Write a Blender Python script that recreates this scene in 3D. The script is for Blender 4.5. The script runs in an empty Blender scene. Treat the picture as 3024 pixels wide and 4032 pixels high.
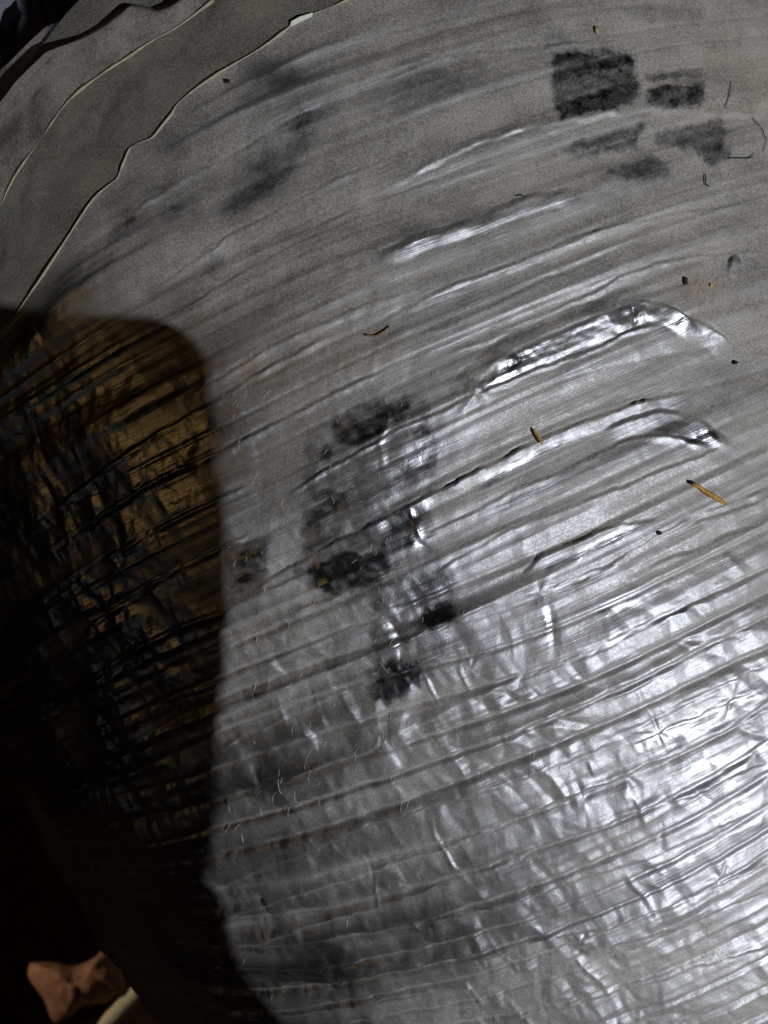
import bpy, bmesh, math, random
import numpy as np
from mathutils import Matrix, Vector, Euler
R_ = math.radians
random.seed(4)

# ------------------------------------------------------------------ camera, light, exposure
scene = bpy.context.scene
CAM_H = 1.05                                   # lens height above the floor
CAM_M = Matrix.Translation((0, 0, CAM_H)) @ Euler((R_(14), 0, 0)).to_matrix().to_4x4()
cd = bpy.data.cameras.new('camera')
cam = bpy.data.objects.new('camera', cd); scene.collection.objects.link(cam)
cam.matrix_world = CAM_M
cd.sensor_fit = 'VERTICAL'; cd.sensor_height = 34.6; cd.lens = 34.6 * 3046.0 / 4032.0
cd.clip_start = 0.005; cd.clip_end = 50
cd.dof.use_dof = True; cd.dof.focus_distance = 0.198; cd.dof.aperture_fstop = 15
scene.camera = cam

w = bpy.data.worlds.new('World'); scene.world = w; w.use_nodes = True
w.node_tree.nodes['Background'].inputs[0].default_value = (0.9, 0.72, 0.5, 1)
w.node_tree.nodes['Background'].inputs[1].default_value = 0.0008

def wpt(v):                                    # camera frame -> world
    return CAM_M @ Vector(v)
def lamp(name, kind, at, energy, color, **kw):
    l = bpy.data.lights.new(name, kind); l.energy = energy; l.color = color
    for k, v in kw.items(): setattr(l, k, v)
    o = bpy.data.objects.new(name, l); scene.collection.objects.link(o)
    o.location = wpt(at)
    return o
TORCH = (0.28, -0.19, 0.17)
lamp('torch_light', 'POINT', TORCH, 8.7, (1.0, 0.99, 0.985), shadow_soft_size=0.0009)
room = lamp('room_lamp', 'AREA', (-0.95, 0.0, 0.52), 0.18, (1.0, 0.55, 0.17), shape='DISK', size=0.34)
room.rotation_euler = (wpt((0, -0.1, -0.2)) - room.location).to_track_quat('-Z', 'Y').to_euler()

glint = lamp('cool_glint_light', 'AREA', (-1.0, -0.5, 0.3), 0.020, (0.85, 0.95, 1.0), shape='DISK', size=0.11)  # added cool lamp, makes the pale glints inside the phone's shadow
glint.rotation_euler = (wpt((0, -0.05, -0.2)) - glint.location).to_track_quat('-Z', 'Y').to_euler()
spot = lamp('wool_fill_light', 'SPOT', (-0.62, -0.10, -0.30), 3.6, (1.0, 0.70, 0.45), spot_size=R_(34), spot_blend=.6, shadow_soft_size=.03)  # added spot without a seen source, brightens the insulation wool
spot.rotation_euler = (wpt((-0.20, -0.315, -0.50)) - spot.location).to_track_quat('-Z', 'Y').to_euler()
vs = scene.view_settings
vs.view_transform = 'Standard'; vs.look = 'None'; vs.exposure = 0; vs.gamma = 1
scene.cycles.max_bounces = 6
scene.cycles.sample_clamp_indirect = 4

# ------------------------------------------------------------------ the bent duct as a torus (fitted ring by ring), unit radius
SC = 0.25                                      # duct radius in metres
AZ, EL, CU, CV, KA, PH = -1.15606, -0.022143, -0.132469, 1.746429, 0.510202, 1.885239
FP = 3046.0
ax = np.array([math.cos(EL)*math.cos(AZ), math.cos(EL)*math.sin(AZ), math.sin(EL)])
e1 = np.cross(ax, [0, 0, 1.0]); e1 /= np.linalg.norm(e1); e2 = np.cross(ax, e1)
if e2[2] > 0: e1, e2 = -e1, -e2
CC = e1*CU + e2*CV
RB = 1/KA
nv = e1*math.cos(PH) + e2*math.sin(PH); bv = -e1*math.sin(PH) + e2*math.cos(PH)

def torus(s, th, rho=1.0):
    """arc length s, angle th (0 = middle of the visible side), radius -> camera-frame points in metres"""
    t = th + math.pi; al = s/RB
    rad = RB - rho*np.cos(t); b = rho*np.sin(t)
    sl = rad*np.sin(al); n = RB - rad*np.cos(al)
    return (CC + sl[..., None]*ax + n[..., None]*nv + b[..., None]*bv)*SC
def torus_n(s, th):
    return torus(s, th, np.full(np.shape(s), 1.01)) - torus(s, th, np.full(np.shape(s), 1.0))
def project(P):
    z = -P[..., 2]; z = np.where(z < 1e-3, 1e-3, z)
    return 1512 + FP*P[..., 0]/z, 2016 - FP*P[..., 1]/z
def surf(pts):
    """photo points -> (s, th) on the duct and the camera-frame point"""
    p = np.asarray(pts, float)
    d = np.stack([(p[:, 0]-1512)/FP, -(p[:, 1]-2016)/FP, -np.ones(len(p))], 1); d /= np.linalg.norm(d, axis=1)[:, None]
    t = np.full(len(p), .2)
    for _ in range(80):
        Q = d*t[:, None]-CC; s = Q@ax; n = Q@nv; b = Q@bv; rr = RB-n; rad = np.sqrt(rr*rr+s*s)
        t = t + (np.sqrt((RB-rad)**2+b*b)-1)*.95
    Q = d*t[:, None]-CC; s = Q@ax; n = Q@nv; b = Q@bv; rr = RB-n; rad = np.sqrt(rr*rr+s*s)
    th = np.arctan2(b, RB-rad); th = np.where(th > 0, th-math.pi, th+math.pi)
    return np.arctan2(s, rr)*RB, th, d*t[:, None]*SC

# ------------------------------------------------------------------ noise helpers
def table(seed): return np.random.default_rng(seed).uniform(-1, 1, (256, 256))
def vnoise(x, y, seed):
    T = table(seed); xi = np.floor(x).astype(int); yi = np.floor(y).astype(int); fx = x-xi; fy = y-yi
    fx = fx*fx*fx*(fx*(fx*6-15)+10); fy = fy*fy*fy*(fy*(fy*6-15)+10)
    a = T[xi % 256, yi % 256]; b = T[(xi+1) % 256, yi % 256]; c = T[xi % 256, (yi+1) % 256]; d = T[(xi+1) % 256, (yi+1) % 256]
    return (a*(1-fx)+b*fx)*(1-fy)+(c*(1-fx)+d*fx)*fy
def facets(x, y, seed, jit=.42):
    """piecewise flat triangles (creased foil): linear interpolation on a warped triangular lattice"""
    x = x + jit*vnoise(x*.8+7, y*.8, seed+1); y = y + jit*vnoise(x*.8, y*.8+3, seed+2)
    T = table(seed); sk = (x+y)*.366; u = x+sk; v = y+sk; i = np.floor(u).astype(int); j = np.floor(v).astype(int); fu = u-i; fv = v-j
    a = T[i % 256, j % 256]; c = T[(i+1) % 256, (j+1) % 256]; b1 = T[(i+1) % 256, j % 256]; b2 = T[i % 256, (j+1) % 256]
    return np.where(fu > fv, a+(b1-a)*fu+(c-b1)*fv, a+(b2-a)*fv+(c-b2)*fu)
def sm(a, b, x):
    t = np.clip((x-a)/(b-a), 0, 1); return t*t*(3-2*t)

# ------------------------------------------------------------------ scene helpers
def link(o): scene.collection.objects.link(o); return o
def mesh_obj(name, verts, faces, mat, parent=None, smooth=True, origin=None):
    """verts in camera frame (metres); the object's origin is put at its own base"""
    V = np.asarray(verts, float); M = np.array(CAM_M)
    W = V@M[:3, :3].T + M[:3, 3]
    if origin is None: origin = np.array([W[:, 0].mean(), W[:, 1].mean(), W[:, 2].min()])
    if parent is not None: origin = np.array(parent.location)
    W = W - origin
    me = bpy.data.meshes.new(name)
    if isinstance(faces, np.ndarray):
        F = faces; k = F.shape[1]
        me.vertices.add(len(W)); me.vertices.foreach_set('co', W.astype(np.float32).ravel())
        me.loops.add(F.size); me.loops.foreach_set('vertex_index', F.astype(np.int32).ravel())
        me.polygons.add(len(F)); me.polygons.foreach_set('loop_start', np.arange(0, F.size, k, dtype=np.int32))
        me.update(calc_edges=True)
    else:
        me.from_pydata([tuple(v) for v in W], [], [tuple(f) for f in faces]); me.update()
    if smooth: me.polygons.foreach_set('use_smooth', np.ones(len(me.polygons), bool))
    me.materials.append(mat)
    o = link(bpy.data.objects.new(name, me))
    if parent is not None: o.parent = parent
    else: o.location = origin
    return o
def tag(o, label=None, cat=None, group=None, kind=None):
    for k, v in (('label', label), ('category', cat), ('group', group), ('kind', kind)):
        if v: o[k] = v
    return o
def empty(name, at_cam, label, cat):
    o = link(bpy.data.objects.new(name, None)); o.location = wpt(at_cam); o.empty_display_size = .02
    return tag(o, label, cat)
def gridfaces(nr, nc, wrap=False):
    i = np.arange(nr-1)[:, None]; j = np.arange(nc if wrap else nc-1)[None, :]; k = (j+1) % nc
    return np.stack([i*nc+j+0*i, i*nc+k+0*i, (i+1)*nc+k, (i+1)*nc+j], -1).reshape(-1, 4)
def tube(pts, rad, sides=8, cap=True):
    """tapered tube through points, radius per point -> verts, faces"""
    P = np.asarray(pts, float); n = len(P); rad = np.broadcast_to(np.asarray(rad, float), (n,))
    T = np.gradient(P, axis=0); T /= np.linalg.norm(T, axis=1)[:, None]
    up = np.array([.13, .2, .97]); V = []
    for p, t, r in zip(P, T, rad):
        a = np.cross(t, up); a /= np.linalg.norm(a); b = np.cross(t, a)
        for k in range(sides):
            q = 2*math.pi*k/sides; V.append(p+r*(a*math.cos(q)+b*math.sin(q)))
    F = [tuple(f) for f in gridfaces(n, sides, True)]
    if cap: F += [tuple(range(sides))[::-1], tuple((n-1)*sides+k for k in range(sides))]
    return np.array(V), F

# ------------------------------------------------------------------ materials
def newmat(name):
    m = bpy.data.materials.new(name); m.use_nodes = True; nt = m.node_tree; nt.nodes.clear()
    out = nt.nodes.new('ShaderNodeOutputMaterial'); return m, nt, out
def N(nt, t, **kw):
    n = nt.nodes.new(t)
    for k, v in kw.items():
        if k in n.inputs: n.inputs[k].default_value = v
        else: setattr(n, k, v)
    return n
def ramp(nt, a, b, ca=(0, 0, 0, 1), cb=(1, 1, 1, 1)):
    r = nt.nodes.new('ShaderNodeValToRGB'); e = r.color_ramp.elements
    e[0].position, e[1].position = a, b; e[0].color, e[1].color = ca, cb; return r
def mth(nt, op, a, b=None, clamp=False):
    n = nt.nodes.new('ShaderNodeMath'); n.operation = op; n.use_clamp = clamp
    for i, v in enumerate((a, b)):
        if v is None: continue
        if hasattr(v, 'links'): nt.links.new(v, n.inputs[i])
        else: n.inputs[i].default_value = v
    return n.outputs[0]

def foil_material(name, dust_default=None, blotch=1.1, dust_col=(.375, .365, .348, 1), foil_col=(.33, .352, .40, 1), rough=.40):
    m, nt, out = newmat(name); L = nt.links.new
    geo = N(nt, 'ShaderNodeNewGeometry')
    n1 = N(nt, 'ShaderNodeTexNoise', Scale=1500.0, Detail=3.0, Roughness=.7); L(geo.outputs['Position'], n1.inputs['Vector'])
    n2 = N(nt, 'ShaderNodeTexNoise', Scale=70.0, Detail=5.0, Roughness=.65); L(geo.outputs['Position'], n2.inputs['Vector'])
    n3 = N(nt, 'ShaderNodeTexNoise', Scale=2600.0, Detail=1.0); L(geo.outputs['Position'], n3.inputs['Vector'])
    if dust_default is None:
        at = N(nt, 'ShaderNodeAttribute', attribute_name='dust'); d = at.outputs['Fac']
    else:
        v = N(nt, 'ShaderNodeValue'); v.outputs[0].default_value = dust_default; d = v.outputs[0]
    v1 = mth(nt, 'MULTIPLY', mth(nt, 'SUBTRACT', n2.outputs['Fac'], .5), blotch)
    v2 = mth(nt, 'MULTIPLY', mth(nt, 'SUBTRACT', n1.outputs['Fac'], .5), 2.3)
    d0 = d
    d = mth(nt, 'MULTIPLY', d, mth(nt, 'ADD', 1.0, mth(nt, 'ADD', v1, v2)), clamp=True)
    gr = ramp(nt, .70, .78); L(n3.outputs['Fac'], gr.inputs[0])          # single pale grains
    d2 = mth(nt, 'ADD', mth(nt, 'MULTIPLY', d, .88), mth(nt, 'MULTIPLY', gr.outputs[0], .25), clamp=True)
    bmp = N(nt, 'ShaderNodeBump', Strength=.25, Distance=.00025); L(n1.outputs['Fac'], bmp.inputs['Height'])
    ra = N(nt, 'ShaderNodeAttribute', attribute_name='ring'); ta = N(nt, 'ShaderNodeAttribute', attribute_name='turn')
    cx = N(nt, 'ShaderNodeCombineXYZ'); L(mth(nt, 'MULTIPLY', ra.outputs['Fac'], 330.), cx.inputs[0]); L(mth(nt, 'MULTIPLY', ta.outputs['Fac'], 9.), cx.inputs[1])
    n5 = N(nt, 'ShaderNodeTexNoise', Scale=1.0, Detail=3.0, Roughness=.75, Distortion=.4); L(cx.outputs[0], n5.inputs['Vector'])
    bmp3 = N(nt, 'ShaderNodeBump', Strength=.32, Distance=.00045); L(n5.outputs['Fac'], bmp3.inputs['Height']); L(bmp.outputs[0], bmp3.inputs['Normal']); bmp = bmp3
    bmp2 = N(nt, 'ShaderNodeBump', Strength=.14, Distance=.0012); L(n2.outputs['Fac'], bmp2.inputs['Height']); L(bmp.outputs[0], bmp2.inputs['Normal'])
    foil = N(nt, 'ShaderNodeBsdfPrincipled', Metallic=1.0, Roughness=rough); foil.inputs['Base Color'].default_value = foil_col
    rr = N(nt, 'ShaderNodeMapRange'); L(n2.outputs['Fac'], rr.inputs['Value']); rr.inputs['To Min'].default_value = rough-.20; rr.inputs['To Max'].default_value = rough-.06
    L(mth(nt, 'ADD', rr.outputs[0], mth(nt, 'MULTIPLY', mth(nt, 'MINIMUM', d0, .35), .70)), foil.inputs['Roughness']); L(bmp2.outputs[0], foil.inputs['Normal'])
    tint = N(nt, 'ShaderNodeMixRGB'); L(n2.outputs['Fac'], tint.inputs[0])
    tint.inputs[1].default_value = tuple(c*.86 for c in dust_col[:3])+(1,); tint.inputs[2].default_value = tuple(c*1.14 for c in dust_col[:3])+(1,)
    if dust_default is None:                             # tan in the dust: brown spots, plus warm lamp haze painted on
        tn = N(nt, 'ShaderNodeAttribute', attribute_name='soil_lampglow'); tx = N(nt, 'ShaderNodeMixRGB'); L(tn.outputs['Fac'], tx.inputs[0]); L(tint.outputs[0], tx.inputs[1]); tx.inputs[2].default_value = (.36, .27, .17, 1); tint = tx
    n4 = N(nt, 'ShaderNodeTexNoise', Scale=3200.0, Detail=2.0, Roughness=.8); L(geo.outputs['Position'], n4.inputs['Vector'])
    g4 = ramp(nt, .25, .75, (.45, .45, .45, 1), (1.5, 1.5, 1.5, 1)); L(n4.outputs['Fac'], g4.inputs[0])
    tm = N(nt, 'ShaderNodeMixRGB', blend_type='MULTIPLY'); tm.inputs[0].default_value = 1; L(tint.outputs[0], tm.inputs[1]); L(g4.outputs[0], tm.inputs[2]); tint = tm
    dust = N(nt, 'ShaderNodeBsdfDiffuse', Roughness=.6); L(tint.outputs[0], dust.inputs['Color']); L(bmp.outputs[0], dust.inputs['Normal'])
    mix = N(nt, 'ShaderNodeMixShader'); L(d2, mix.inputs[0]); L(foil.outputs[0], mix.inputs[1]); L(dust.outputs[0], mix.inputs[2])
    L(mix.outputs[0], out.inputs['Surface'])
    return m
def plain(name, col, rough=.6, var=.25, scale=120., spec=.4, bump=.3):
    m, nt, out = newmat(name); L = nt.links.new
    geo = N(nt, 'ShaderNodeNewGeometry'); n = N(nt, 'ShaderNodeTexNoise', Scale=scale, Detail=6.0, Roughness=.65); L(geo.outputs['Position'], n.inputs['Vector'])
    r = ramp(nt, .3, .7, tuple(c*(1-var) for c in col)+(1,), tuple(min(1, c*(1+var)) for c in col)+(1,)); L(n.outputs['Fac'], r.inputs[0])
    b = N(nt, 'ShaderNodeBump', Strength=bump, Distance=.001); L(n.outputs['Fac'], b.inputs['Height'])
    p = N(nt, 'ShaderNodeBsdfPrincipled', Roughness=rough); p.inputs['Specular IOR Level'].default_value = spec
    L(r.outputs[0], p.inputs['Base Color']); L(b.outputs[0], p.inputs['Normal']); L(p.outputs[0], out.inputs['Surface'])
    return m
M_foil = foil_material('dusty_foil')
M_strip = foil_material('dusty_foil_strip', .72, 3.0, (.36, .335, .32, 1))
M_tape = foil_material('dusty_dark_tape', .85, 1.4, (.20, .195, .17, 1), (.2, .2, .18, 1), .45)
M_rim = plain('pale_cut_edge', (.34, .34, .25), .7, .3, 400)
M_dark = plain('black_rubber', (.012, .012, .013), .5, .3)
M_straw = plain('dry_straw', (.36, .19, .03), .55, .45, 900)
M_flake = plain('brown_flake', (.17, .11, .055), .8, .4, 900)
M_crumb = plain('black_crumb', (.015, .014, .013), .9, .3, 900)
M_yellow = plain('yellow_crumb', (.5, .4, .05), .8, .3, 900)
M_fibre = plain('dark_fibre', (.035, .035, .04), .6, .2, 900)
M_floor = plain('dark_boards', (.13, .06, .045), .9, .5, 25)

# ------------------------------------------------------------------ folds of the jacket, traced from the photograph
# (points, height mm, width above px, width below px): sharp crest on the points, falling off to both sides
FOLDS = [
 ([(1537,735),(1739,625),(1886,560),(2042,510),(2216,482),(2419,450),(2630,432),(2768,441),(3024,450)], .36, 30, 22),
 ([(1500,326),(1660,268),(1812,220),(2143,188),(2400,160)], .16, 16, 22),
 ([(1500,150),(1720,85),(1900,60)], .16, 12, 20),
 ([(1480,1040),(1638,960),(1867,876),(2051,800),(2190,772),(2270,775)], .58, 42, 46),
 ([(1240,900),(1420,810),(1600,745),(1900,660),(2150,610)], .14, 14, 26),
 ([(1500,1272),(1757,1139),(2024,1038),(2299,928),(2510,882),(2694,840),(3024,800)], .26, 12, 26),
 ([(1640,1325),(1803,1270),(2000,1180),(2143,1100),(2300,1075)], .2, 12, 30),
 ([(1803,1378),(2014,1304),(2143,1240),(2281,1176),(2373,1139),(2492,1070),(2694,1024),(2878,1001),(3024,990)], .26, 10, 22),
 # the broad bright fold and its tail
 ([(1830,1545),(1900,1470),(2010,1382),(2127,1325),(2272,1262),(2405,1218),(2480,1190),(2560,1200)], 1.9, 16, 108),
 ([(2500,1196),(2620,1215),(2700,1265),(2800,1300),(2880,1358)], 1.15, 14, 66),
 ([(1127,1958),(1253,1876),(1405,1787),(1494,1737),(1595,1686),(1696,1648),(1873,1559),(2000,1509),(2127,1449),(2272,1405),(2405,1345),(2506,1297),(2590,1285)], .34, 10, 16),
 ([(1000,2338),(1076,2281),(1190,2211),(1304,2148),(1405,2097),(1544,2028),(1658,1971),(1760,1920),(1842,1872),(2000,1800),(2127,1734),(2272,1677),(2405,1629),(2544,1579),(2728,1547)], .62, 12, 48),
 ([(2380,1700),(2500,1650),(2640,1625),(2760,1670),(2860,1750)], .55, 20, 60),
 ([(1658,2116),(1760,2066),(1886,2009),(2000,1946),(2139,1892),(2272,1835),(2392,1772),(2551,1721),(2700,1735),(2800,1765)], .36, 12, 26),
 ([(1700,2260),(1860,2170),(2000,2095),(2127,2038),(2278,1987),(2354,1949),(2494,1905),(2570,1867),(2760,1797),(2900,1740)], .28, 12, 30),
 ([(2060,2270),(2140,2185),(2260,2140),(2360,2092),(2470,2065),(2590,2045)], .52, 12, 84),
 ([(2100,2336),(2228,2290),(2405,2220),(2500,2160),(2633,2085),(2791,2014),(3024,1919)], .34, 14, 24),
 ([(2110,2345),(2272,2297),(2367,2247),(2532,2158),(2608,2120),(2760,2051),(3024,1968)], .2, 10, 34),
 ([(2450,2290),(2600,2215),(2760,2160),(2860,2110),(3024,2060)], .28, 12, 60),
 ([(2560,2480),(2700,2390),(2850,2320),(3024,2240)], .25, 12, 40),
 ([(829,3193),(1017,3113),(1147,3063),(1263,3012),(1422,2969),(1494,2925),(1567,2889),(1740,2810),(1870,2745),(2000,2687),(2148,2629),(2325,2555),(2472,2489),(2686,2400),(2800,2350)], .28, 34, 10),
 ([(836,2960),(1000,2880),(1147,2817),(1320,2740),(1500,2670),(1680,2600),(1860,2540)], .30, 22, 12),
 ([(1850,2930),(2000,2880),(2148,2833),(2325,2766),(2516,2685),(2590,2633),(2738,2567),(3024,2434)], .42, 36, 16),
 ([(2200,2980),(2400,2890),(2600,2800),(2800,2700),(3024,2610)], .30, 24, 20),
 ([(2480,2940),(2620,2862),(2760,2805),(2900,2735),(3024,2690)], .30, 54, 12),
 ([(836,3511),(959,3446),(1147,3367),(1263,3323),(1379,3273),(1487,3229),(1700,3165),(2000,3077),(2200,3000),(2440,2900)], .36, 26, 18),
 ([(822,3627),(1017,3569),(1234,3497),(1379,3461),(1487,3425),(1668,3367),(1748,3345),(2000,3236),(2221,3138),(2325,3101),(2472,3049),(2561,2998),(2664,2968),(2782,2909),(2885,2857),(3024,2791)], .55, 34, 10),
 ([(908,3728),(1089,3678),(1270,3627),(1451,3576),(1632,3519),(1813,3461),(2000,3396),(2133,3330),(2369,3248),(2546,3167),(2649,3138),(2767,3101),(2885,3049),(3024,2990)], .48, 30, 12),
 ([(1400,3680),(1700,3620),(2000,3551),(2295,3448),(2472,3389),(2590,3344),(2708,3293),(2885,3219),(3024,3167)], .48, 30, 12),
 ([(1089,3858),(1263,3858),(1379,3829),(1523,3822),(1668,3793),(1769,3772),(2000,3743),(2148,3684),(2295,3654),(2384,3639),(2561,3573),(2701,3529),(2812,3485),(3024,3396)], .72, 46, 12),
 ([(2260,3760),(2450,3700),(2650,3650),(2850,3570),(3024,3500)], .4, 26, 12),
 ([(1100,3990),(1350,3960),(1523,3920),(1800,3880),(2000,3860)], .4, 26, 12),
 ([(2000,4008),(2184,3964),(2354,3912),(2590,3853),(2738,3802),(2885,3757),(3024,3713)], .42, 26, 12),
 ([(520,850),(597,787),(723,705),(904,624),(1121,497),(1250,440)], .2, 12, 18),
 ([(560,1180),(633,1130),(904,940),(1085,841),(1311,723),(1500,633),(1700,560)], .18, 12, 18),
 ([(700,1240),(900,1110),(1100,1000),(1350,890),(1560,800)], .14, 12, 18),
 ([(760,1560),(860,1500),(1060,1380),(1250,1290),(1420,1220),(1640,1140)], .2, 14, 24),
 ([(228,1990),(420,1850),(640,1700),(860,1575),(1060,1450),(1300,1330)], .34, 20, 24),
 ([(200,2200),(420,2020),(640,1880),(860,1790),(1060,1680),(1300,1560),(1500,1470)], .34, 20, 24),
 ([(160,2420),(400,2220),(640,2080),(860,1970),(1000,1900)], .36, 20, 24),
 ([(240,2560),(430,2420),(640,2280),(860,2170),(1000,2100)], .36, 20, 24),
 ([(250,2760),(450,2610),(680,2480),(900,2400),(1060,2330),(1260,2240)], .36, 20, 24),
 ([(640,2660),(836,2570),(1000,2490),(1200,2400),(1400,2330)], .34, 20, 20),
 ([(500,2800),(836,2700),(1000,2640),(1180,2560),(1400,2460),(1600,2380),(1800,2300)], .34, 22, 18),
 ([(836,2840),(1000,2760),(1200,2680),(1420,2590),(1640,2500),(1850,2400),(2000,2350)], .34, 22, 18),
]
STARS = [(2590,2880,150,.8),(1650,2120,110,.5),(1850,2640,110,.5),(2120,2330,110,.5),(2880,2740,130,.8),(1430,3335,110,.4),(1760,3340,140,.6),
         (2420,1190,60,.5),(2520,1225,60,.5),(1880,1530,60,.5),(2300,3150,120,.7),(2470,3060,130,.7),(1680,2390,70,.4),(2280,3720,90,.8),(1010,2190,90,.4),(2830,3450,120,.7)]
CREASES = [  # short sharp creases across the rings
 ([(1610,2000),(1640,2080),(1660,2130)], .5, 9, 9), ([(1630,2130),(1700,2170)], -.3, 10, 10), ([(1670,2660),(1720,2760),(1735,2790)], .45, 8, 8),
 ([(1800,2600),(1830,2680),(1870,2740)], .3, 10, 10), ([(2100,2340),(2160,2400),(2180,2560),(2140,2640)], -.35, 18, 16),
 ([(1695,3210),(1715,3300),(1790,3410),(1840,3460)], .5, 10, 10), ([(1420,3340),(1450,3400),(1480,3500)], -.5, 12, 10), ([(1475,3440),(1485,3530),(1500,3600)], .4, 9, 9),
 ([(2260,3740),(2290,3790),(2380,3880),(2420,3920)], .6, 12, 12), ([(1980,3760),(2050,3830)], .35, 8, 8), ([(1820,3840),(1880,3920),(1900,3980)], .4, 10, 10),
 ([(2200,3050),(2240,3120),(2250,3200)], -.4, 16, 16), ([(2310,3000),(2350,3060)], .4, 10, 10), ([(2590,3190),(2600,3300),(2590,3350)], -.35, 14, 12),
 ([(2480,3120),(2520,3180),(2530,3260)], .35, 14, 12), ([(2440,3420),(2520,3510),(2560,3570)], .5, 14, 12), ([(2060,3360),(2180,3470),(2240,3560)], -.3, 16, 16),
 ([(2380,3270),(2450,3400)], -.35, 22, 18), ([(1000,2720),(1020,2780)], -.3, 10, 10), ([(980,3000),(1030,3100)], -.5, 12, 10), ([(1030,2990),(1040,3110),(1060,3190)], .4, 9, 9),
 ([(1160,2840),(1200,2910)], -.35, 10, 10), ([(1110,2830),(1150,2900)], .3, 9, 9), ([(1220,2990),(1240,3040)], .3, 8, 8), ([(1330,3120),(1290,3200)], -.25, 12, 12),
 ([(1510,2880),(1490,2940),(1430,2980)], -.4, 8, 8), ([(1500,1340),(1480,1400),(1460,1480)], .18, 14, 14), ([(1350,1370),(1330,1450),(1300,1480)], .18, 14, 14),
 ([(1500,1560),(1530,1660),(1500,1740),(1520,1880)], .22, 14, 14), ([(2480,1195),(2495,1250),(2500,1290)], -.5, 8, 8), ([(2010,1380),(2040,1420),(1990,1460)], -.4, 8, 8),
 ([(1880,1510),(1850,1580),(1800,1640)], .5, 14, 30), ([(2760,1660),(2800,1730),(2870,1760)], .5, 14, 20), ([(2840,2180),(2900,2230)], .6, 14, 22), ([(2780,1000),(2800,1040)], .2, 8, 8),
]
# clean patches where the dust is wiped away (points, how clean)
WIPED = [
 ([(560,700),(700,640),(680,760),(590,790)], .35), ([(1000,560),(1100,540),(1080,640),(1010,650)], .4), ([(690,1200),(810,1150),(760,1290),(660,1300)], .4), ([(560,520),(640,470),(720,560),(600,640)], .25),
 ([(1380,330),(1560,300),(1600,420),(1420,450)], .3), ([(1560,900),(1700,860),(1740,960),(1580,1000)], .25),
 ([(1200,1700),(1420,1580),(1650,1540),(1740,1680),(1700,2100),(1780,2260),(1640,2400),(1300,2380),(1160,2260),(1200,1980)], .36),
 ([(1480,2280),(1780,2240),(1800,2440),(1690,2680),(1540,2800),(1440,2720)], .36), ([(900,2140),(1080,2100),(1060,2330),(920,2380)], .3),
 ([(900,230),(1280,200),(1330,430),(1180,560),(950,420)], .2), ([(420,760),(1150,560),(1120,760),(640,940),(420,980)], .22),
 ([(2171,211),(2419,198),(2501,220),(2520,367),(2492,413),(2419,441),(2198,478),(2180,367)], .95),
 ([(2529,285),(2768,266),(2772,310),(2540,325)], .75), ([(2556,345),(2770,325),(2772,423),(2630,432),(2529,423)], .97),
 ([(2290,533),(2547,478),(2520,588),(2262,606),(2216,570)], .92), ([(2584,514),(2860,450),(2869,514),(2832,606),(2694,588),(2584,560)], .8),
 ([(2740,597),(2869,579),(2878,625),(2823,657),(2777,643)], .85), ([(2373,671),(2566,606),(2648,680),(2510,721),(2400,707)], .8),
 ([(2510,690),(2640,665),(2640,720),(2520,760)], .35), ([(1592,220),(1895,303),(1730,404),(1546,441)], .5), ([(2420,28),(2770,20),(2770,92),(2500,80)], .35),
 ([(2134,120),(2240,120),(2240,190),(2150,195)], .35), ([(958,217),(1221,271),(1175,353),(1085,380),(977,298)], .48),
 ([(1130,470),(1284,398),(1175,615),(1112,723),(1067,714),(1139,579)], .62), ([(1000,620),(1120,640),(1060,740),(900,760)], .4),
 ([(470,859),(579,778),(543,868),(443,931)], .75), ([(640,820),(780,770),(750,850),(640,890)], .62), ([(860,810),(1070,670),(1120,720),(904,905)], .52),
 ([(298,1166),(398,1067),(344,1175)], .75), ([(796,1031),(877,995),(868,1058),(796,1112)], .75), ([(560,1130),(850,1030),(760,1180),(640,1220)], .3),
 ([(1304,1654),(1443,1604),(1544,1566),(1620,1572),(1608,1616),(1506,1705),(1405,1775),(1329,1743)], .72), ([(1620,1705),(1696,1680),(1709,1718),(1639,1756)], .85),
 ([(1250,1760),(1316,1743),(1290,1820),(1260,1812)], .6), ([(1240,1920),(1380,1939),(1342,1996),(1304,2047),(1190,2097),(1240,2015)], .62), ([(1190,2091),(1354,2072),(1304,2135),(1190,2186)], .5),
 ([(1209,2243),(1354,2167),(1544,2186),(1557,2237),(1456,2319),(1316,2351),(1240,2300)], .82), ([(1570,2015),(1665,1984),(1658,2110),(1570,2173),(1481,2186)], .6),
 ([(1608,2287),(1797,2249),(1810,2325),(1684,2376),(1601,2376)], .45), ([(1684,2389),(1772,2363),(1791,2427),(1696,2477),(1652,2439)], .9),
 ([(1494,2616),(1633,2585),(1671,2642),(1600,2720),(1510,2790),(1470,2700)], .82), ([(960,2160),(1060,2140),(1040,2290),(930,2330)], .7), ([(1130,2390),(1200,2360),(1180,2440),(1100,2480)], .5),
 ([(1600,1810),(1720,1770),(1700,1850),(1560,1900)], .35), ([(2100,2350),(2180,2370),(2190,2560),(2140,2540)], .5),
]
DUST = [(0,0,.80),(1500,200,.84),(3000,300,.90),(1500,1200,.80),(3000,1200,.82),(700,900,.82),(2000,1600,.84),(3000,1700,.80),(1300,2400,.62),(2500,2200,.80),
        (3000,2600,.74),(1100,3000,.28),(1700,3000,.45),(2200,3200,.48),(2800,3200,.66),(3000,3600,.60),(1200,3800,.32),(1800,3700,.32),(2400,3800,.48),
        (300,1500,.08),(300,2000,.05),(600,1700,.10),(300,2800,.06),(600,2500,.10),(950,2700,.45)]
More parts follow.
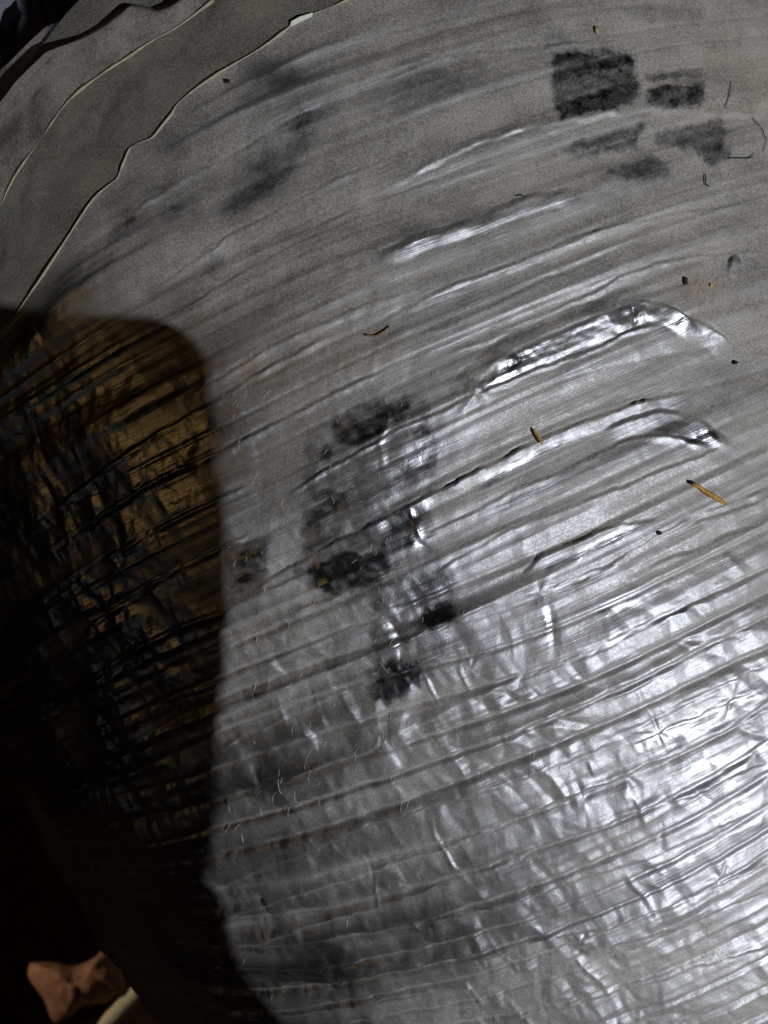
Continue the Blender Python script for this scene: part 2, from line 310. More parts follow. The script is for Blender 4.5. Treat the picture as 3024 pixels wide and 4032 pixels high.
# folds and bulges where the dust has slid off and the metal shows (points, how clean)
SHINY = [
 ([(1830,1650),(1900,1500),(2010,1400),(2270,1275),(2480,1200),(2640,1215),(2870,1350),(2720,1330),(2600,1290),(2410,1340),(2130,1450),(1880,1560)], .9),
 ([(1600,1620),(1780,1500),(1900,1500),(1830,1620),(1640,1680)], .35),
 ([(1520,1010),(1860,872),(2260,765),(2280,790),(2050,860),(1640,1010)], .6), ([(1740,610),(1890,545),(2050,500),(2050,525),(1890,575)], .55),
 ([(1880,1880),(2130,1745),(2410,1640),(2720,1550),(2740,1590),(2410,1690),(2130,1800),(1900,1930)], .8),
 ([(2380,1740),(2500,1660),(2640,1640),(2780,1680),(2880,1760),(2820,1775),(2560,1710)], .8), ([(1900,2010),(2270,1840),(2560,1725),(2600,1745),(2280,1870),(1920,2050)], .7),
 ([(2120,2240),(2260,2150),(2470,2075),(2590,2050),(2590,2070),(2400,2150),(2150,2250)], .92), ([(2060,2330),(2200,2300),(2360,2240),(2370,2255),(2130,2350)], .5),
 ([(2300,2390),(2420,2330),(2580,2290),(2600,2400),(2460,2490),(2350,2540),(2390,2440)], .7), ([(2840,2170),(2910,2210),(2920,2240),(2850,2220)], .8), ([(2300,2540),(2700,2370),(2710,2400),(2320,2570)], .6),
 ([(2400,2700),(2760,2560),(3024,2440),(3024,2540),(2700,2660),(2420,2740)], .4), ([(2700,2740),(2920,2650),(2930,2700),(2660,2800)], .6), ([(2400,2900),(2640,2840),(2760,2790),(3024,2680),(3024,2780),(2760,2900),(2560,2990)], .55),
 ([(2700,3000),(3024,2880),(3024,3150),(2800,3250),(2650,3250)], .45), ([(2850,3600),(3024,3500),(3024,3800),(2900,3750)], .5), ([(2480,3380),(2640,3330),(3024,3180),(3024,3280),(2560,3500)], .4),
 ([(2868,1075),(2872,1020),(2892,1000),(2908,1040),(2900,1090)], .9),
]

def polydist(X, Y, pts, reach):
    """signed distance (+ below / right), along parameter, for the points within reach of the polyline"""
    P = np.asarray(pts, float)
    sel = np.nonzero((X > P[:, 0].min()-reach) & (X < P[:, 0].max()+reach) & (Y > P[:, 1].min()-reach) & (Y < P[:, 1].max()+reach))[0]
    x = X[sel]; y = Y[sel]; best = np.full(len(sel), 1e9); sg = np.zeros(len(sel)); al = np.zeros(len(sel))
    seg = np.linalg.norm(np.diff(P, axis=0), axis=1); cum = np.concatenate([[0], np.cumsum(seg)])
    for k in range(len(P)-1):
        d = (P[k+1]-P[k])/seg[k]; rx = x-P[k, 0]; ry = y-P[k, 1]
        t = rx*d[0]+ry*d[1]; tc = np.clip(t, 0, seg[k]); cr = d[0]*ry-d[1]*rx
        dist = np.hypot(rx-tc*d[0], ry-tc*d[1]); m = dist < best
        best[m] = dist[m]; sg[m] = np.sign(cr[m]); al[m] = (cum[k]+tc[m])
    return sel, best*sg, al, cum[-1]
def smooth_line(pts, n=6):
    P = np.asarray(pts, float)
    if len(P) < 3: return P
    out = []
    for i in range(len(P)-1):
        p0, p1, p2, p3 = P[max(i-1, 0)], P[i], P[i+1], P[min(i+2, len(P)-1)]
        for k in range(3):
            t = k/3; out.append(.5*((2*p1)+(-p0+p2)*t+(2*p0-5*p1+4*p2-p3)*t*t+(-p0+3*p1-3*p2+p3)*t**3))
    out.append(P[-1]); return np.array(out)
def inside(X, Y, pts):
    P = np.asarray(pts, float); c = np.zeros(len(X), bool); j = len(P)-1
    for i in range(len(P)):
        xi, yi, xj, yj = P[i, 0], P[i, 1], P[j, 0], P[j, 1]
        if yi != yj:
            c ^= ((yi > Y) != (yj > Y)) & (X < (xj-xi)*(Y-yi)/(yj-yi)+xi)
        j = i
    return c

def edge_fn(pts, seed):
    s, th, _ = surf(pts); o = np.argsort(th); th = th[o]; s = s[o]
    return lambda t: np.interp(t, th, s) + .006*vnoise(t*9, t*0+seed, 5)*((t < th[0]-.02) | (t > th[-1]+.02))
SEAM = [(36,1276),(110,1165),(173,1075),(280,910),(365,784),(430,725),(460,700),(480,655),(494,620),(515,578),(560,555),(599,540),(640,490),(675,447),(700,405),(784,337),(900,262),(1021,191),(1130,112),(1160,80),(1240,50),(1330,15),(1400,-20)]
RIM2 = [(0,823),(55,700),(169,536),(274,392),(413,283),(506,224),(591,165),(700,105),(841,0)]
FLAP = [(0,456),(84,380),(152,312),(228,245),(295,219),(371,177),(456,131),(506,101),(544,68),(591,80),(650,99),(700,84),(790,20)]
OUTER = [(0,447),(55,350),(127,253),(203,156),(274,63),(338,0)]
seam, rim2, flap, outer = edge_fn(SEAM, 1), edge_fn(RIM2, 2), edge_fn(FLAP, 3), edge_fn(OUTER, 4)

# ------------------------------------------------------------------ the duct
duct = empty('flexible_duct', tuple(torus(np.array([.3]), np.array([0.]))[0]), 'large bent insulated duct with dusty wrinkled silver foil jacket filling the picture', 'duct')

def nonuni(lo, a, b, hi, fine, coarse):
    return np.concatenate([np.arange(lo, a, coarse), np.arange(a, b, fine), np.arange(b, hi+1e-6, coarse)])
rows = np.concatenate([np.arange(-.33, .57, .00105), np.arange(.57, 1.6, .012)])
cols = np.concatenate([np.arange(-math.pi, -.93, .03), np.arange(-.93, .78, .0014), np.arange(.78, math.pi, .03)])
TH, S0 = np.meshgrid(cols, rows)
se = seam(cols)[None, :]
S = np.where(S0 < 0, se + (S0+.33)*(0-se)/.33, S0)
B = torus(S, TH); NRM = torus_n(S, TH); NRM /= np.linalg.norm(NRM, axis=2)[..., None]
face = -(B*NRM).sum(2)/np.linalg.norm(B, axis=2)
PX, PY = project(B)
vis = ((face > -.05) & (PX > -500) & (PX < 3500) & (PY > -500) & (PY < 4500)).ravel()
X = PX.ravel()[vis].copy(); Y = PY.ravel()[vis].copy(); s_ = S.ravel()[vis]; t_ = TH.ravel()[vis]
px = .066e-3*1.0                                    # one photo pixel on the duct, metres
jx = 4*vnoise(X/60, Y/60, 31)+2*vnoise(X/23, Y/23, 32); jy = 5*vnoise(X/70, Y/70, 33)+2.5*vnoise(X/26, Y/26, 34)
Xw, Yw = X+jx, Y+jy
h = np.zeros(len(X))
low = sm(1900, 3000, Y+.25*(X-1500)); left = sm(2100, 900, X)*sm(1300, 2000, Y)
crump = np.clip(.22+.8*low+.6*left, 0, 1)
# slack and fine ring striations (long across the rings, short along the duct)
slack = .9e-3*vnoise(s_*9, t_*5, 41) + .40e-3*vnoise(s_*22, t_*7, 42)
h = np.zeros(len(X))
sw = s_ + .012*vnoise(s_*6, t_*2.2, 43)
def sharp(v): return 1-np.abs(v)*2
mod = .5+.5*vnoise(s_*30, t_*6, 44)
h += .55e-3*facets(sw*24, t_*1.7, 48, .25) + .34e-3*sharp(vnoise(sw*38, t_*1.6, 45))*(.4+mod)
h += .36e-3*sharp(vnoise(sw*80+9, t_*2.2, 46))*(.35+.9*mod)
gate = np.clip(.3+1.2*vnoise(s_*26, t_*5, 49), 0, 1.2)
gl = np.clip(vnoise(s_*34+5, t_*4.5, 66)-.12, 0, 1)
h += 1.15e-3*gl*sharp(vnoise(sw*62+4, t_*2.0, 67)) + .12e-3*gate*sharp(vnoise(sw*150+3, t_*3.0, 63)) + .05e-3*vnoise(sw*260, t_*5, 47)
# crumples: flat facets between creases
fa = facets(s_*13, t_*9, 51); fb = facets(s_*24, t_*22, 54); fc = facets(s_*46, t_*48, 57)
amp = .55+.45*vnoise(s_*7, t_*7, 58)
h += crump*(1-.3*sm(1500, 2300, X)*sm(3700, 3400, Y)+.25*sm(3400, 3800, Y))*(.75e-3*fa + amp*.65e-3*fb + (.4+amp)*.46e-3*fc + (.3+amp)*.20e-3*facets(s_*88, t_*92, 64)) + (1-crump)*(.24e-3*facets(s_*60, t_*34, 65) + .12e-3*facets(s_*95, t_*70, 68)) + .45e-3*fa*(1-crump)
# short pillows across the rings in the lower right
pil = low*sm(900, 1700, X)*(.4+.6*vnoise(s_*11, t_*4, 60)).clip(0, 1)
bp = sw*44+.6*vnoise(s_*20, t_*3, 62); bi = np.floor(bp); bf = bp-bi
ph = 40*np.abs(np.sin(bi*12.9898)); row = np.clip(np.minimum(bf, 1-bf)*5.5, 0, 1)
h += (.10+.34*low+.08*left)*1e-3*row*(.6+.4*np.sin(bi*7.3))
h -= (.12+.34*low)*1e-3*(.35+.65*sm(650, 1000, X))*np.clip(1-np.minimum(bf, 1-bf)*8, 0, 1)*(.5+.5*np.abs(np.sin(bi*4.1)))
right = low*sm(1500, 2300, X)
h += (pil*(1-.3*right)+.13*left)*1.1e-3*row*np.abs(facets(t_*30+ph+bf*.5, bi*5.7+bf*.8, 61))
# traced folds
for k, (pts, A, wu, wd) in enumerate(FOLDS):
    reach = max(wu, wd, 58)+16
    sel, d, al, ln = polydist(Xw, Yw, smooth_line(pts), reach)
    ends = sm(-10, min(70, ln*.12), al)*sm(-10, min(90, ln*.15), ln-al)
    ends = ends*(.75+.6*vnoise(al/90, al*0+k*3.1, 70))
    if max(wu, wd) > 100: wu = 58
    elif wd >= wu: wu = wu*.6
    else: wd = wd*.6
    up = np.clip(1+d/wu, 0, 1); dn = np.clip(1-d/wd, 0, 1)
    wide = wd if wd > wu else wu
    prof = np.where(d < 0, up, dn); prof = prof if wide > 40 else prof*prof*(1.5-.5*prof)*.4 + .6*prof
    h[sel] += A*1.5e-3*ends*prof
    gd = d+wu+5 if wd > wu else d-wd-5                 # a tight groove runs along the steep side
    h[sel] -= min(.16, .05+.2*A)*1e-3*ends*np.clip(1-np.abs(gd)/7, 0, 1)
for k, (pts, A, wu, wd) in enumerate(CREASES):
    sel, d, al, ln = polydist(Xw, Yw, smooth_line(pts), max(wu, wd)*2+6)
    ends = sm(-4, ln*.3, al)*sm(-4, ln*.3, ln-al)
    prof = np.where(d < 0, np.clip(1+d/(wu*1.4), 0, 1), np.clip(1-d/(wd*1.4), 0, 1))
    h[sel] += A*.8e-3*ends*prof
for k, (cx, cy, r, A) in enumerate(STARS):
    sel = np.nonzero((np.abs(X-cx) < r*1.3) & (np.abs(Y-cy) < r*1.3))[0]
    dx, dy = X[sel]-cx, Y[sel]-cy; rr = np.hypot(dx, dy); an = np.arctan2(dy, dx)
    w_ = sm(1.15*r, .1*r, rr)*np.clip(rr/(.25*r), .0, 1)
    h[sel] += A*.40e-3*w_*(np.abs(vnoise(an/math.pi*4+4, an*0+k*2.3, 80))*2-.6) + A*.25e-3*sm(.5*r, 0, rr)
# crushed texture along the broad bright fold
sel, d, al, ln = polydist(X, Y, [(1830,1580),(2000,1440),(2270,1310),(2480,1240),(2640,1250)], 70)
h[sel] += .20e-3*sm(70, 20, np.abs(d))*(facets(al/60, d/34, 91)+.5*facets(al/26, d/17, 93))
# a small bright blister
dx, dy = X-2885, Y-1052; q = math.radians(12); u = dx*math.cos(q)+dy*math.sin(q); v = -dx*math.sin(q)+dy*math.cos(q)
el = (u/26)**2+(v/56)**2
h += 2.1e-3*sm(1, .4, el)*(.5-v/112)*sm(-58, -6, v)
# edge at the seam curls up a little
near = sm(0, .035, s_-seam(t_)); h *= near; slack *= near
h += .05e-3*sm(.006, 0, s_-seam(t_))
hh = np.zeros(S.size); hh[vis] = h+slack
V = B.reshape(-1, 3)+NRM.reshape(-1, 3)*hh[:, None]
nr, nc = S.shape
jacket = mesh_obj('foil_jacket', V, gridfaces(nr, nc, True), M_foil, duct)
# dust
du = np.zeros(len(X)); wsum = np.zeros(len(X))
for cx, cy, val in DUST:
    wt = 1/(((X-cx)**2+(Y-cy)**2)/250000.+.08)**1.5; du += wt*val; wsum += wt
du /= wsum
du += .10*vnoise(s_*14, t_*9, 101)+.10*vnoise(sw*60, t_*4, 102)
du += .12*np.clip(-h/.6e-3, -1, 1)                  # dust settles in the dips and is rubbed off the crests
for k, (pts, c) in enumerate(WIPED):
    P = np.array(pts, float); q = 40
    sel = np.nonzero((X > P[:, 0].min()-q) & (X < P[:, 0].max()+q) & (Y > P[:, 1].min()-q) & (Y < P[:, 1].max()+q))[0]
    acc = np.zeros(len(sel)); x0, y0 = X[sel], Y[sel]
    ex = 10*vnoise(x0/28, y0/28, 110)+7*vnoise(x0/9, y0/9, 111); ey = 10*vnoise(x0/28+50, y0/28, 112)+7*vnoise(x0/9, y0/9+40, 113)
    for ox, oy in ((0, 0), (7, 0), (-7, 0), (0, 7), (0, -7), (11, 9), (-11, 9), (11, -9), (-11, -9)):
        bl = 3.2 if P[0, 0] < 1650 and P[0, 1] < 1350 else 1.0
        acc += inside(x0+ex+ox*bl, y0+ey+oy*bl, P)/9
    streak = 1.0+(.35 if P[0, 1] > 1500 else .18)*vnoise(sw[sel]*170, t_[sel]*6, 114)+(.30 if P[0, 1] > 1500 else .12)*vnoise(x0/34, y0/20, 115)+.12*vnoise(x0/9, y0/7, 116)
    du[sel] *= 1-np.clip((c+.12 if P[0, 1] > 1500 else c*.9 if P[0, 0] > 2000 else c+.12)*acc*streak, 0, 1)
for k, (pts, c) in enumerate(SHINY):
    P = np.array(pts, float); q = 40
    sel = np.nonzero((X > P[:, 0].min()-q) & (X < P[:, 0].max()+q) & (Y > P[:, 1].min()-q) & (Y < P[:, 1].max()+q))[0]
    x0 = X[sel]+14*vnoise(X[sel]/40, Y[sel]/40, 120); y0 = Y[sel]+10*vnoise(X[sel]/40, Y[sel]/40, 121)
    acc = np.zeros(len(sel))
    for ox, oy in ((0, 0), (12, 0), (-12, 0), (0, 10), (0, -10), (22, -8), (-22, 8), (8, 20), (-8, -20)): acc += inside(x0+ox, y0+oy, P)/9
    du[sel] *= 1-np.clip(c*acc*(.9+.4*vnoise(sw[sel]*120, t_[sel]*12, 122)), 0, .95)
dd = np.full(S.size, .5); dd[vis] = np.clip(du, 0, 1)
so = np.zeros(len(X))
for cx, cy, q, v in ((980,1480,300,.5),(740,1230,110,.6),(500,820,70,.3),(720,1200,180,.4),(1380,1420,150,.4),(2750,1150,130,.35),(900,1750,180,.45),(2950,300,300,.22),(1250,1000,260,.25),(1480,1700,140,.3)):  # brown spots, and painted warm lamp haze beside the shadow edge
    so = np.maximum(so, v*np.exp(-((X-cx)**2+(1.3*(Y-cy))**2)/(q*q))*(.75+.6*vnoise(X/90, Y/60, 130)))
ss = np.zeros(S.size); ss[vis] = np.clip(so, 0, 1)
for nm, vals in (('dust', dd), ('soil_lampglow', ss), ('ring', S.ravel()+.5), ('turn', TH.ravel()+4)):
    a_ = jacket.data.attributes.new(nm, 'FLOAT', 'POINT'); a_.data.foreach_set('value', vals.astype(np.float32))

# the layers at the far end: tape band, foil strip, lifted tape flap, dark neck
def band(name, lo, hi, rho, mat, rough_amp, seed, lift=0.0, nrows=60):
    c2 = np.concatenate([np.arange(-math.pi, -.7, .03), np.arange(-.7, .6, .004), np.arange(.6, math.pi, .03)])
    a = lo(c2) if callable(lo) else np.full(len(c2), lo); b = hi(c2) if callable(hi) else np.full(len(c2), hi)
    a = np.minimum(a, b-.004)
    f = np.linspace(0, 1, nrows)[:, None]; Sb = a[None]+(b-a)[None]*f; T = np.broadcast_to(c2[None], Sb.shape)
    r = rho + rough_amp*(.04+.96*sm(.72, .45, f)*sm(.2, .45, f))*(.5*facets(Sb*22, T*16, seed)+.7*vnoise(Sb*14, T*8, seed+3)+.25*facets(Sb*60, T*40, seed+5)) + lift*sm(.75, 1, f)*(.5+.5*vnoise(T*22, T*0, seed+7))
    Q = torus(Sb, T, r)
    return mesh_obj(name, Q.reshape(-1, 3), gridfaces(*Sb.shape, True), mat, duct)
band('tape_band', lambda t: rim2(t)-.03, lambda t: seam(t)+.02, .9990, M_tape, .0060, 210)
band('foil_strip', lambda t: flap(t)-.03, rim2, 1.0005, M_strip, .0065, 230)
tf = band('tape_band', outer, flap, 1.0045, M_tape, .003, 250, lift=.016)
tf['label'] = 'outer dark tape band with lifted edge'
band('inner_collar', lambda t: outer(t)-.030, lambda t: outer(t)+.02, .972, M_dark, .001, 270)
def rim(name, pts, rho, r0, seed, parent):
    s, th, _ = surf(smooth_line(pts)); k = np.linspace(0, 1, len(s))
    C = torus(s+.0005, th, np.full(len(s), rho)); rad = r0*(.55+.6*vnoise(k*31, k*0+seed, 5)+.7*np.clip(vnoise(k*9, k*0+seed+3, 6), 0, 1))
    v, f = tube(C, rad, 7); o = mesh_obj(name, v, f, M_rim, duct)
    o.parent = parent; o.location = (0, 0, 0)
    return o
rim('cut_edge', SEAM, 1.0004, .00028, 2, jacket)
rim('cut_edge', RIM2, 1.0008, .0003, 7, [o for o in duct.children if o.name.startswith('foil_strip')][0])
# torn white scrap of liner at the seam notch
s0, t0, p0 = surf([(1135,112),(1150,92),(1185,76),(1232,56),(1228,70),(1190,92),(1160,112)])
Q = torus(s0, t0, np.array([.999, 1.003, 1.004, 1.002, .999, .998, .997])); Q2 = torus(s0, t0, np.full(7, .992))
v = np.vstack([Q, Q2]); f = [tuple(range(7)), tuple(range(13, 6, -1))]+[(i, i+7, (i+1) % 7+7, (i+1) % 7) for i in range(7)]
sc_ = mesh_obj('torn_liner', v, f, plain('white_liner', (.55, .56, .5), .7), duct, smooth=False)

# ------------------------------------------------------------------ litter lying on the foil
H2 = hh.reshape(S.shape)
def on_duct(pts, lift):
    s, th, _ = surf(pts); k = seam(th); s0 = np.where(s < 0, (s-k)*.33/(-k)-.33, s)
    i = np.clip(np.searchsorted(rows, s0), 0, len(rows)-1); j = np.clip(np.searchsorted(cols, th), 0, len(cols)-1)
    return torus(s, th, 1+(lift+H2[i, j])/SC)
def stick(name, pts, r, lift, mat, label, cat, sides=7, group=None):
    P = smooth_line(pts) if len(pts) > 2 else np.array([np.array(pts[0])*(1-k)+np.array(pts[1])*k for k in np.linspace(0, 1, 6)])
    n = len(P); k = np.linspace(0, 1, n)
    Q = on_duct(P, lift); v, f = tube(Q, r*(.55+.45*np.sin(math.pi*(.12+.8*k)))*(1+.18*np.array([random.uniform(-1, 1) for _ in k])), sides)
    return tag(mesh_obj(name, v, f, mat), label, cat, group)
stick('straw', [(2714,1906),(2745,1922),(2790,1955),(2840,1986)], .00062, .0011, M_straw, 'longer tan straw fragment lying on the foil at the right', 'straw')
stick('straw', [(2101,1690),(2112,1712),(2134,1747)], .00042, .0009, M_straw, 'shorter brown straw fragment standing out of a foil fold', 'straw')
stick('dry_flake', [(1440,1322),(1475,1326),(1505,1314),(1535,1290)], .0003, .0004, M_flake, 'thin brown curled flake on the dusty foil above centre', 'flake')
stick('dark_fibre', [(2869,331),(2864,380),(2855,432)], .00012, .0004, M_fibre, 'short straight dark fibre right of the black wiped patches', 'fibre', 5)
stick('dark_fibre', [(2772,690),(2768,730),(2785,742)], .00016, .0004, M_fibre, 'tiny hooked dark fibre below the black wiped patches', 'fibre', 5)
stick('dark_fibre', [(2965,460),(2985,500),(3005,560),(3000,600)], .00012, .0004, M_fibre, 'wavy dark fibre at the right edge of the foil', 'fibre', 5)
stick('dark_fibre', [(2860,630),(2910,628),(2950,625),(2962,608)], .00013, .0004, M_fibre, 'dark fibre trailing right from the small black patch', 'fibre', 5)
stick('dark_fibre', [(2033,772),(2055,768),(2070,780)], .00012, .0004, M_fibre, 'tiny curved dark fibre above the long bright fold', 'fibre', 5)
# pale lint caught in the dust all over the jacket: nobody could count it
LV, LF = [], []
rg = np.random.default_rng(9)
for i in range(340):
    if i < 240: c = np.array([rg.uniform(850, 2250), rg.uniform(1350, 3300)])
    else: c = np.array([rg.uniform(850, 3000), rg.uniform(300, 3950)])
    a = rg.normal(math.radians(75), .5); ln = rg.uniform(5, 16) if rg.random() < .85 else rg.uniform(18, 42); bend = rg.normal()*.25
    P = [c+ln*np.array([math.cos(a+bend*q), -math.sin(a+bend*q)])*q for q in (-1, -.3, .4, 1)]
    v, f = tube(on_duct(P, .00007), rg.uniform(.00003, .00006), 4, False); o_ = len(LV)*16
    LV.append(v); LF += [tuple(int(j)+o_ for j in q) for q in f]
tag(mesh_obj('pale_lint', np.vstack(LV), LF, plain('pale_lint', (.55, .54, .52), .7, .3, 900), smooth=False), 'pale lint hairs scattered over the dusty foil', None, None, 'stuff')
def crumb(name, at, rx, ry, mat, label, cat):
    c = on_duct([at], .0005)[0]; bm = bmesh.new(); bmesh.ops.create_icosphere(bm, subdivisions=2, radius=1)
    v = []
    for q in bm.verts:
        j = 1+.35*math.sin(q.co.x*5+at[0])*math.cos(q.co.y*4+at[1])
        v.append((c[0]+q.co.x*rx*j, c[1]+q.co.y*ry*j, c[2]+q.co.z*min(rx, ry)*.6*j))
    f = [tuple(x.index for x in p.verts) for p in bm.faces]; bm.free()
    return tag(mesh_obj(name, v, f, mat), label, cat)
crumb('crumb', (2690,1112), .0006, .0010, M_crumb, 'black pointed crumb on the foil left of the bright blister', 'crumb')
crumb('crumb', (2897,1428), .0007, .0005, M_crumb, 'black crumb right of the tail of the broad bright fold', 'crumb')
crumb('crumb', (2589,2098), .0007, .0005, M_crumb, 'black crumb in the groove below the longer straw', 'crumb')
crumb('crumb', (2788,1131), .0003, .0004, M_yellow, 'tiny yellow crumb near the bright blister', 'crumb')
crumb('crumb', (2345,128), .0006, .0010, plain('pale_grain', (.34, .31, .17), .8, .2, 900), 'pale yellow grain above the black wiped patches', 'crumb')
crumb('crumb', (900,327), .0006, .0005, M_crumb, 'dark crumb on the blurred foil near the seam', 'crumb')

# ------------------------------------------------------------------ what lies beyond the duct
def at(p, dist):                                     # a camera-frame point in direction p, dist metres deep
    return np.array([(p[0]-1512)/FP*dist, -(p[1]-2016)/FP*dist, -dist])
# floor
fl = mesh_obj('floor', [(0, 0, 0)]*4, [(0, 1, 2, 3)], M_floor, smooth=False)
for vtx, co in zip(fl.data.vertices, ((-3, -3), (3, -3), (3, 3), (-3, 3))): vtx.co = (co[0], co[1], 0)
fl.location = (0, 0, 0); tag(fl, kind='structure', label='dark floor far below the duct')

# second foil duct in the top left corner
d2 = empty('foil_duct', tuple(at((-300, -400), .31)), 'crumpled blue grey foil duct in the dark top left corner', 'duct')
c0, c1 = at((-1065, 16), .24), at((15, -1184), .26); axv = (c1-c0)/np.linalg.norm(c1-c0); sd = np.cross(axv, [0, 0, 1.]); sd /= np.linalg.norm(sd); upv = np.cross(sd, axv)
aa, ll = np.meshgrid(np.linspace(0, 2*math.pi, 120, endpoint=False), np.linspace(.03, .24, 130))
rr = .083+.0035*facets(ll*60, aa*5, 300)+.002*vnoise(ll*120, aa*6, 302)+.0012*np.sin(ll*420)
Q = c0+axv*ll[..., None]+rr[..., None]*(sd*np.cos(aa)[..., None]+upv*np.sin(aa)[..., None])
mesh_obj('foil_jacket', Q.reshape(-1, 3), gridfaces(*ll.shape, True)[:, ::-1].copy(), foil_material('blue_grey_foil', .75, 2.0, (.24, .26, .31, 1), (.5, .53, .6, 1), .26), d2)

def on_pipe(p, r):
    d = at(p, 1.); d = d-axv*(d@axv); o = -(c0-axv*(c0@axv)); a, b, c = d@d, 2*(o@d), o@o-r*r
    return at(p, (-b-math.sqrt(max(b*b-4*a*c, 0)))/(2*a))
q_ = [on_pipe(p_, .0845) for p_ in ((100, -60), (98, 0), (108, 30), (112, 60), (100, 95), (84, 125), (76, 150))]
v, f = tube(smooth_line(q_), np.interp(np.linspace(0, 1, len(smooth_line(q_))), [0, .3, .7, 1], [.0022, .0026, .0017, .0006]), 9)
mesh_obj('folded_lip', v, f, plain('pale_film', (.62, .62, .66), .35, .3, 300), d2)

# pink insulation and a pale pipe seen past the lower left of the duct
def lump(name, outline, dist, thick, mat, label, cat, seed, rough):
    P = smooth_line(list(outline)+[outline[0]])[:-1]; n = len(P); c = P.mean(0); rings = 22; V = []
    for k in range(rings):
        f = k/(rings-1); q = math.sin(f*math.pi/2); z = math.cos(f*math.pi/2)
        for i in range(n):
            p = c+(P[i]-c)*q; jit = rough*(vnoise(np.array([p[0]/60.]), np.array([p[1]/60.]), seed)[0]+.5*vnoise(np.array([p[0]/22.]), np.array([p[1]/22.]), seed+1)[0])
            V.append(at(p, dist-thick*z**.7-jit))
    base = len(V)
    for i in range(n): V.append(at(P[i], dist+.25))
    F = [tuple(q) for q in gridfaces(rings+1, n, True)]
    return tag(mesh_obj(name, V, F, mat), label, cat)
M_pink = plain('pink_wool', (.36, .22, .165), .9, .25, 220, .1, .9)
M_tan = plain('tan_wool', (.38, .26, .12), .9, .3, 220, .1, .9)
lump('insulation_wool', [(118,3792),(210,3786),(300,3800),(380,3765),(432,3715),(500,3800),(545,3900),(480,3930),(420,3950),(330,3962),(280,4000),(215,4030),(170,3930),(112,3850)], .52, .03, M_pink,
     'pinkish insulation wool in the lower left corner beyond the duct', 'insulation', 400, .0035)
lump('insulation_wool', [(300,4040),(400,3985),(560,3930),(660,3900),(760,4050),(700,4200),(420,4200),(290,4120)], .56, .02, M_tan,
     'yellowish tan insulation wool under the pale pipe', 'insulation', 410, .007)
pp = np.array([at((350, 4140), .50), at((440, 4010), .50), at((500, 3945), .50), at((560, 3885), .50), at((640, 3800), .50)])
v, f = tube(pp, .0056, 16); tag(mesh_obj('pale_pipe', v, f, plain('pale_plastic', (.62, .66, .54), .5, .08)), 'pale greenish white plastic pipe lying on the insulation wool', 'pipe')

# ------------------------------------------------------------------ the phone whose shadow falls over the left of the foil, and the hand holding it
ZP = .02
TV = np.array(TORCH)
def crossing(p, c0, n):                              # where the light towards the foil at photo point p crosses the phone's plane
    q = surf([p])[2][0]; return TV+(q-TV)*(((c0-TV)@n)/((q-TV)@n))
pn = np.array([0, 0, 1.]); c0 = np.array([0, 0, ZP])
shade = lambda p: crossing(p, c0, pn)
pb, pc, pd = shade((480, 1241)), shade((846, 1800)), shade((832, 3300))
dr = (pd-pc)/np.linalg.norm(pd-pc); wv = np.cross(pn, dr); wv = wv if wv[0] < 0 else -wv
corner = pc+dr*((pb-pc)@dr)
PW, PL, PT = .076, .155, .0085
phone = empty('mobile_phone', tuple(corner+wv*PW/2+dr*PL), 'dark mobile phone held behind the lens, casting the rounded shadow', 'phone')
def slab(name, x0, x1, y0, y1, z0, z1, rad, mat, parent, seg=10, taper=.0004):
    out = []
    for cx, cy, a0 in ((x1-rad, y1-rad, 0), (x0+rad, y1-rad, 90), (x0+rad, y0+rad, 180), (x1-rad, y0+rad, 270)):
        for i in range(seg+1):
            a = R_(a0+90*i/seg); out.append((cx+rad*math.cos(a), cy+rad*math.sin(a)))
    n = len(out); b = min(.0012, (z1-z0)*.3); V = []
    mx, my = (x0+x1)/2, (y0+y1)/2
    for z, ins in ((z0, b), (z0+b, 0), (z0+(z1-z0)*.5, taper*.5), (z1, taper)):
        for x, y in out:
            fx = x-math.copysign(ins, x-mx); fy = y-math.copysign(ins, y-my)
            V.append(corner+wv*fx+dr*fy+pn*z)
    F = [tuple(q) for q in gridfaces(4, n, True)]+[tuple(range(n)), tuple(range(3*n, 4*n))[::-1]]
    return mesh_obj(name, V, F, mat, parent, smooth=False)
M_case = plain('dark_phone_case', (.02, .02, .022), .45, .1)
slab('body', 0, PW, 0, PL, -.0012, PT, .0055, M_case, phone, taper=.0072)
slab('screen', .009, PW-.009, .009, PL-.009, PT-.0002, PT+.0005, .006, plain('black_glass', (.004, .004, .005), .08, .05), phone)
slab('camera_bump', .006, .028, .006, .040, -.002, -.0001, .006, M_dark, phone)
for i in range(2):
    c = corner+wv*.017+dr*(.014+.016*i)-pn*.0022; v, f = tube([c+pn*.001, c, c-pn*.0012], [.006, .006, .0055], 20); mesh_obj('lens', v, f, M_dark, phone, smooth=False)

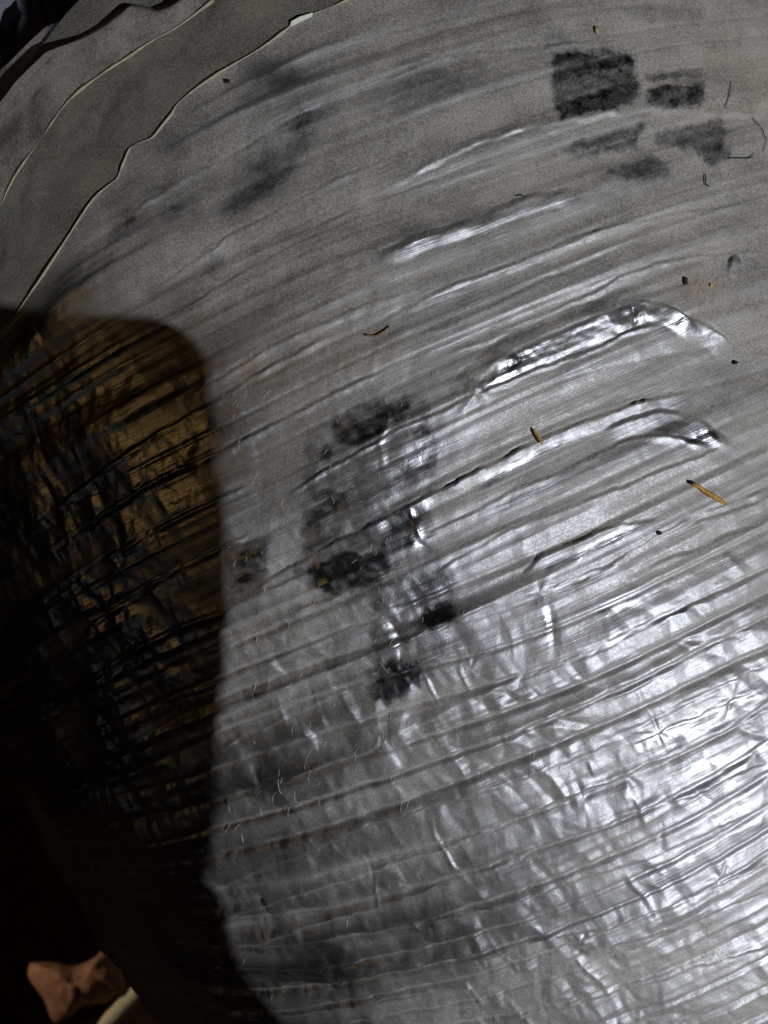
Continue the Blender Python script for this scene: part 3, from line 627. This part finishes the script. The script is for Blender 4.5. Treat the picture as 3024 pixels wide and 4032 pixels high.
def skin(name, chains, mat, label, cat):
    """one continuous body: vertices with radii joined by edges, grown by a Skin modifier"""
    vs_, es, rs = [], [], []
    for ch in chains:
        prev = ch[0] if isinstance(ch[0], int) else None
        for q in ch:
            if isinstance(q, int): prev = q; continue
            vs_.append(q[:3]); rs.append(q[3]); i = len(vs_)-1
            if prev is not None: es.append((prev, i))
            prev = i
    M = np.array(CAM_M); W = np.array(vs_)@M[:3, :3].T+M[:3, 3]; org = W[0].copy()
    me = bpy.data.meshes.new(name); me.from_pydata([tuple(x-org) for x in W], es, [])
    o = link(bpy.data.objects.new(name, me)); o.location = org; me.materials.append(mat)
    m = o.modifiers.new('skin', 'SKIN'); m.use_smooth_shade = True
    for i, r in enumerate(rs): me.skin_vertices[0].data[i].radius = (r, r)
    for i in range(len(rs)): me.skin_vertices[0].data[i].use_root = (i == 0)
    s = o.modifiers.new('subdivision', 'SUBSURF'); s.levels = 2; s.render_levels = 2
    return tag(o, label, cat)
def pp_(x, y, z, r): q = corner+wv*x+dr*y+pn*z; return (q[0], q[1], q[2], r)
# palm behind the screen side, thumb along the right edge, four fingers round the left edge and back
def edge_(p, r, z=.0): q = shade(p)+wv*r+pn*z; return (q[0], q[1], q[2], r)
ch = [[edge_((2300, 5600), .034, .02), edge_((1650, 4700), .026, .012), pp_(.030, .125, .036, .025), pp_(.045, .090, .034, .021)],
      [1, edge_((1300, 4300), .021), edge_((1060, 4032), .016), edge_((920, 3860), .012), edge_((820, 3690), .0095), edge_((822, 3500), .0085), edge_((826, 3380), .0065)]]
for i, (yy, ln) in enumerate(((.045, .95), (.067, 1.0), (.089, .95), (.110, .8))):
    ch.append([3, pp_(.062, yy+.012, .026, .010), pp_(.083, yy+.004, .018, .009), pp_(.0848, yy, .003, .0082), pp_(.074, yy-.002, -.0088, .0075), pp_(.074-.022*ln, yy-.003, -.0088, .0065)])
skin('hand', ch, plain('skin', (.45, .26, .19), .5, .12, 300), 'bare hand and wrist holding the dark phone behind the lens', 'person')
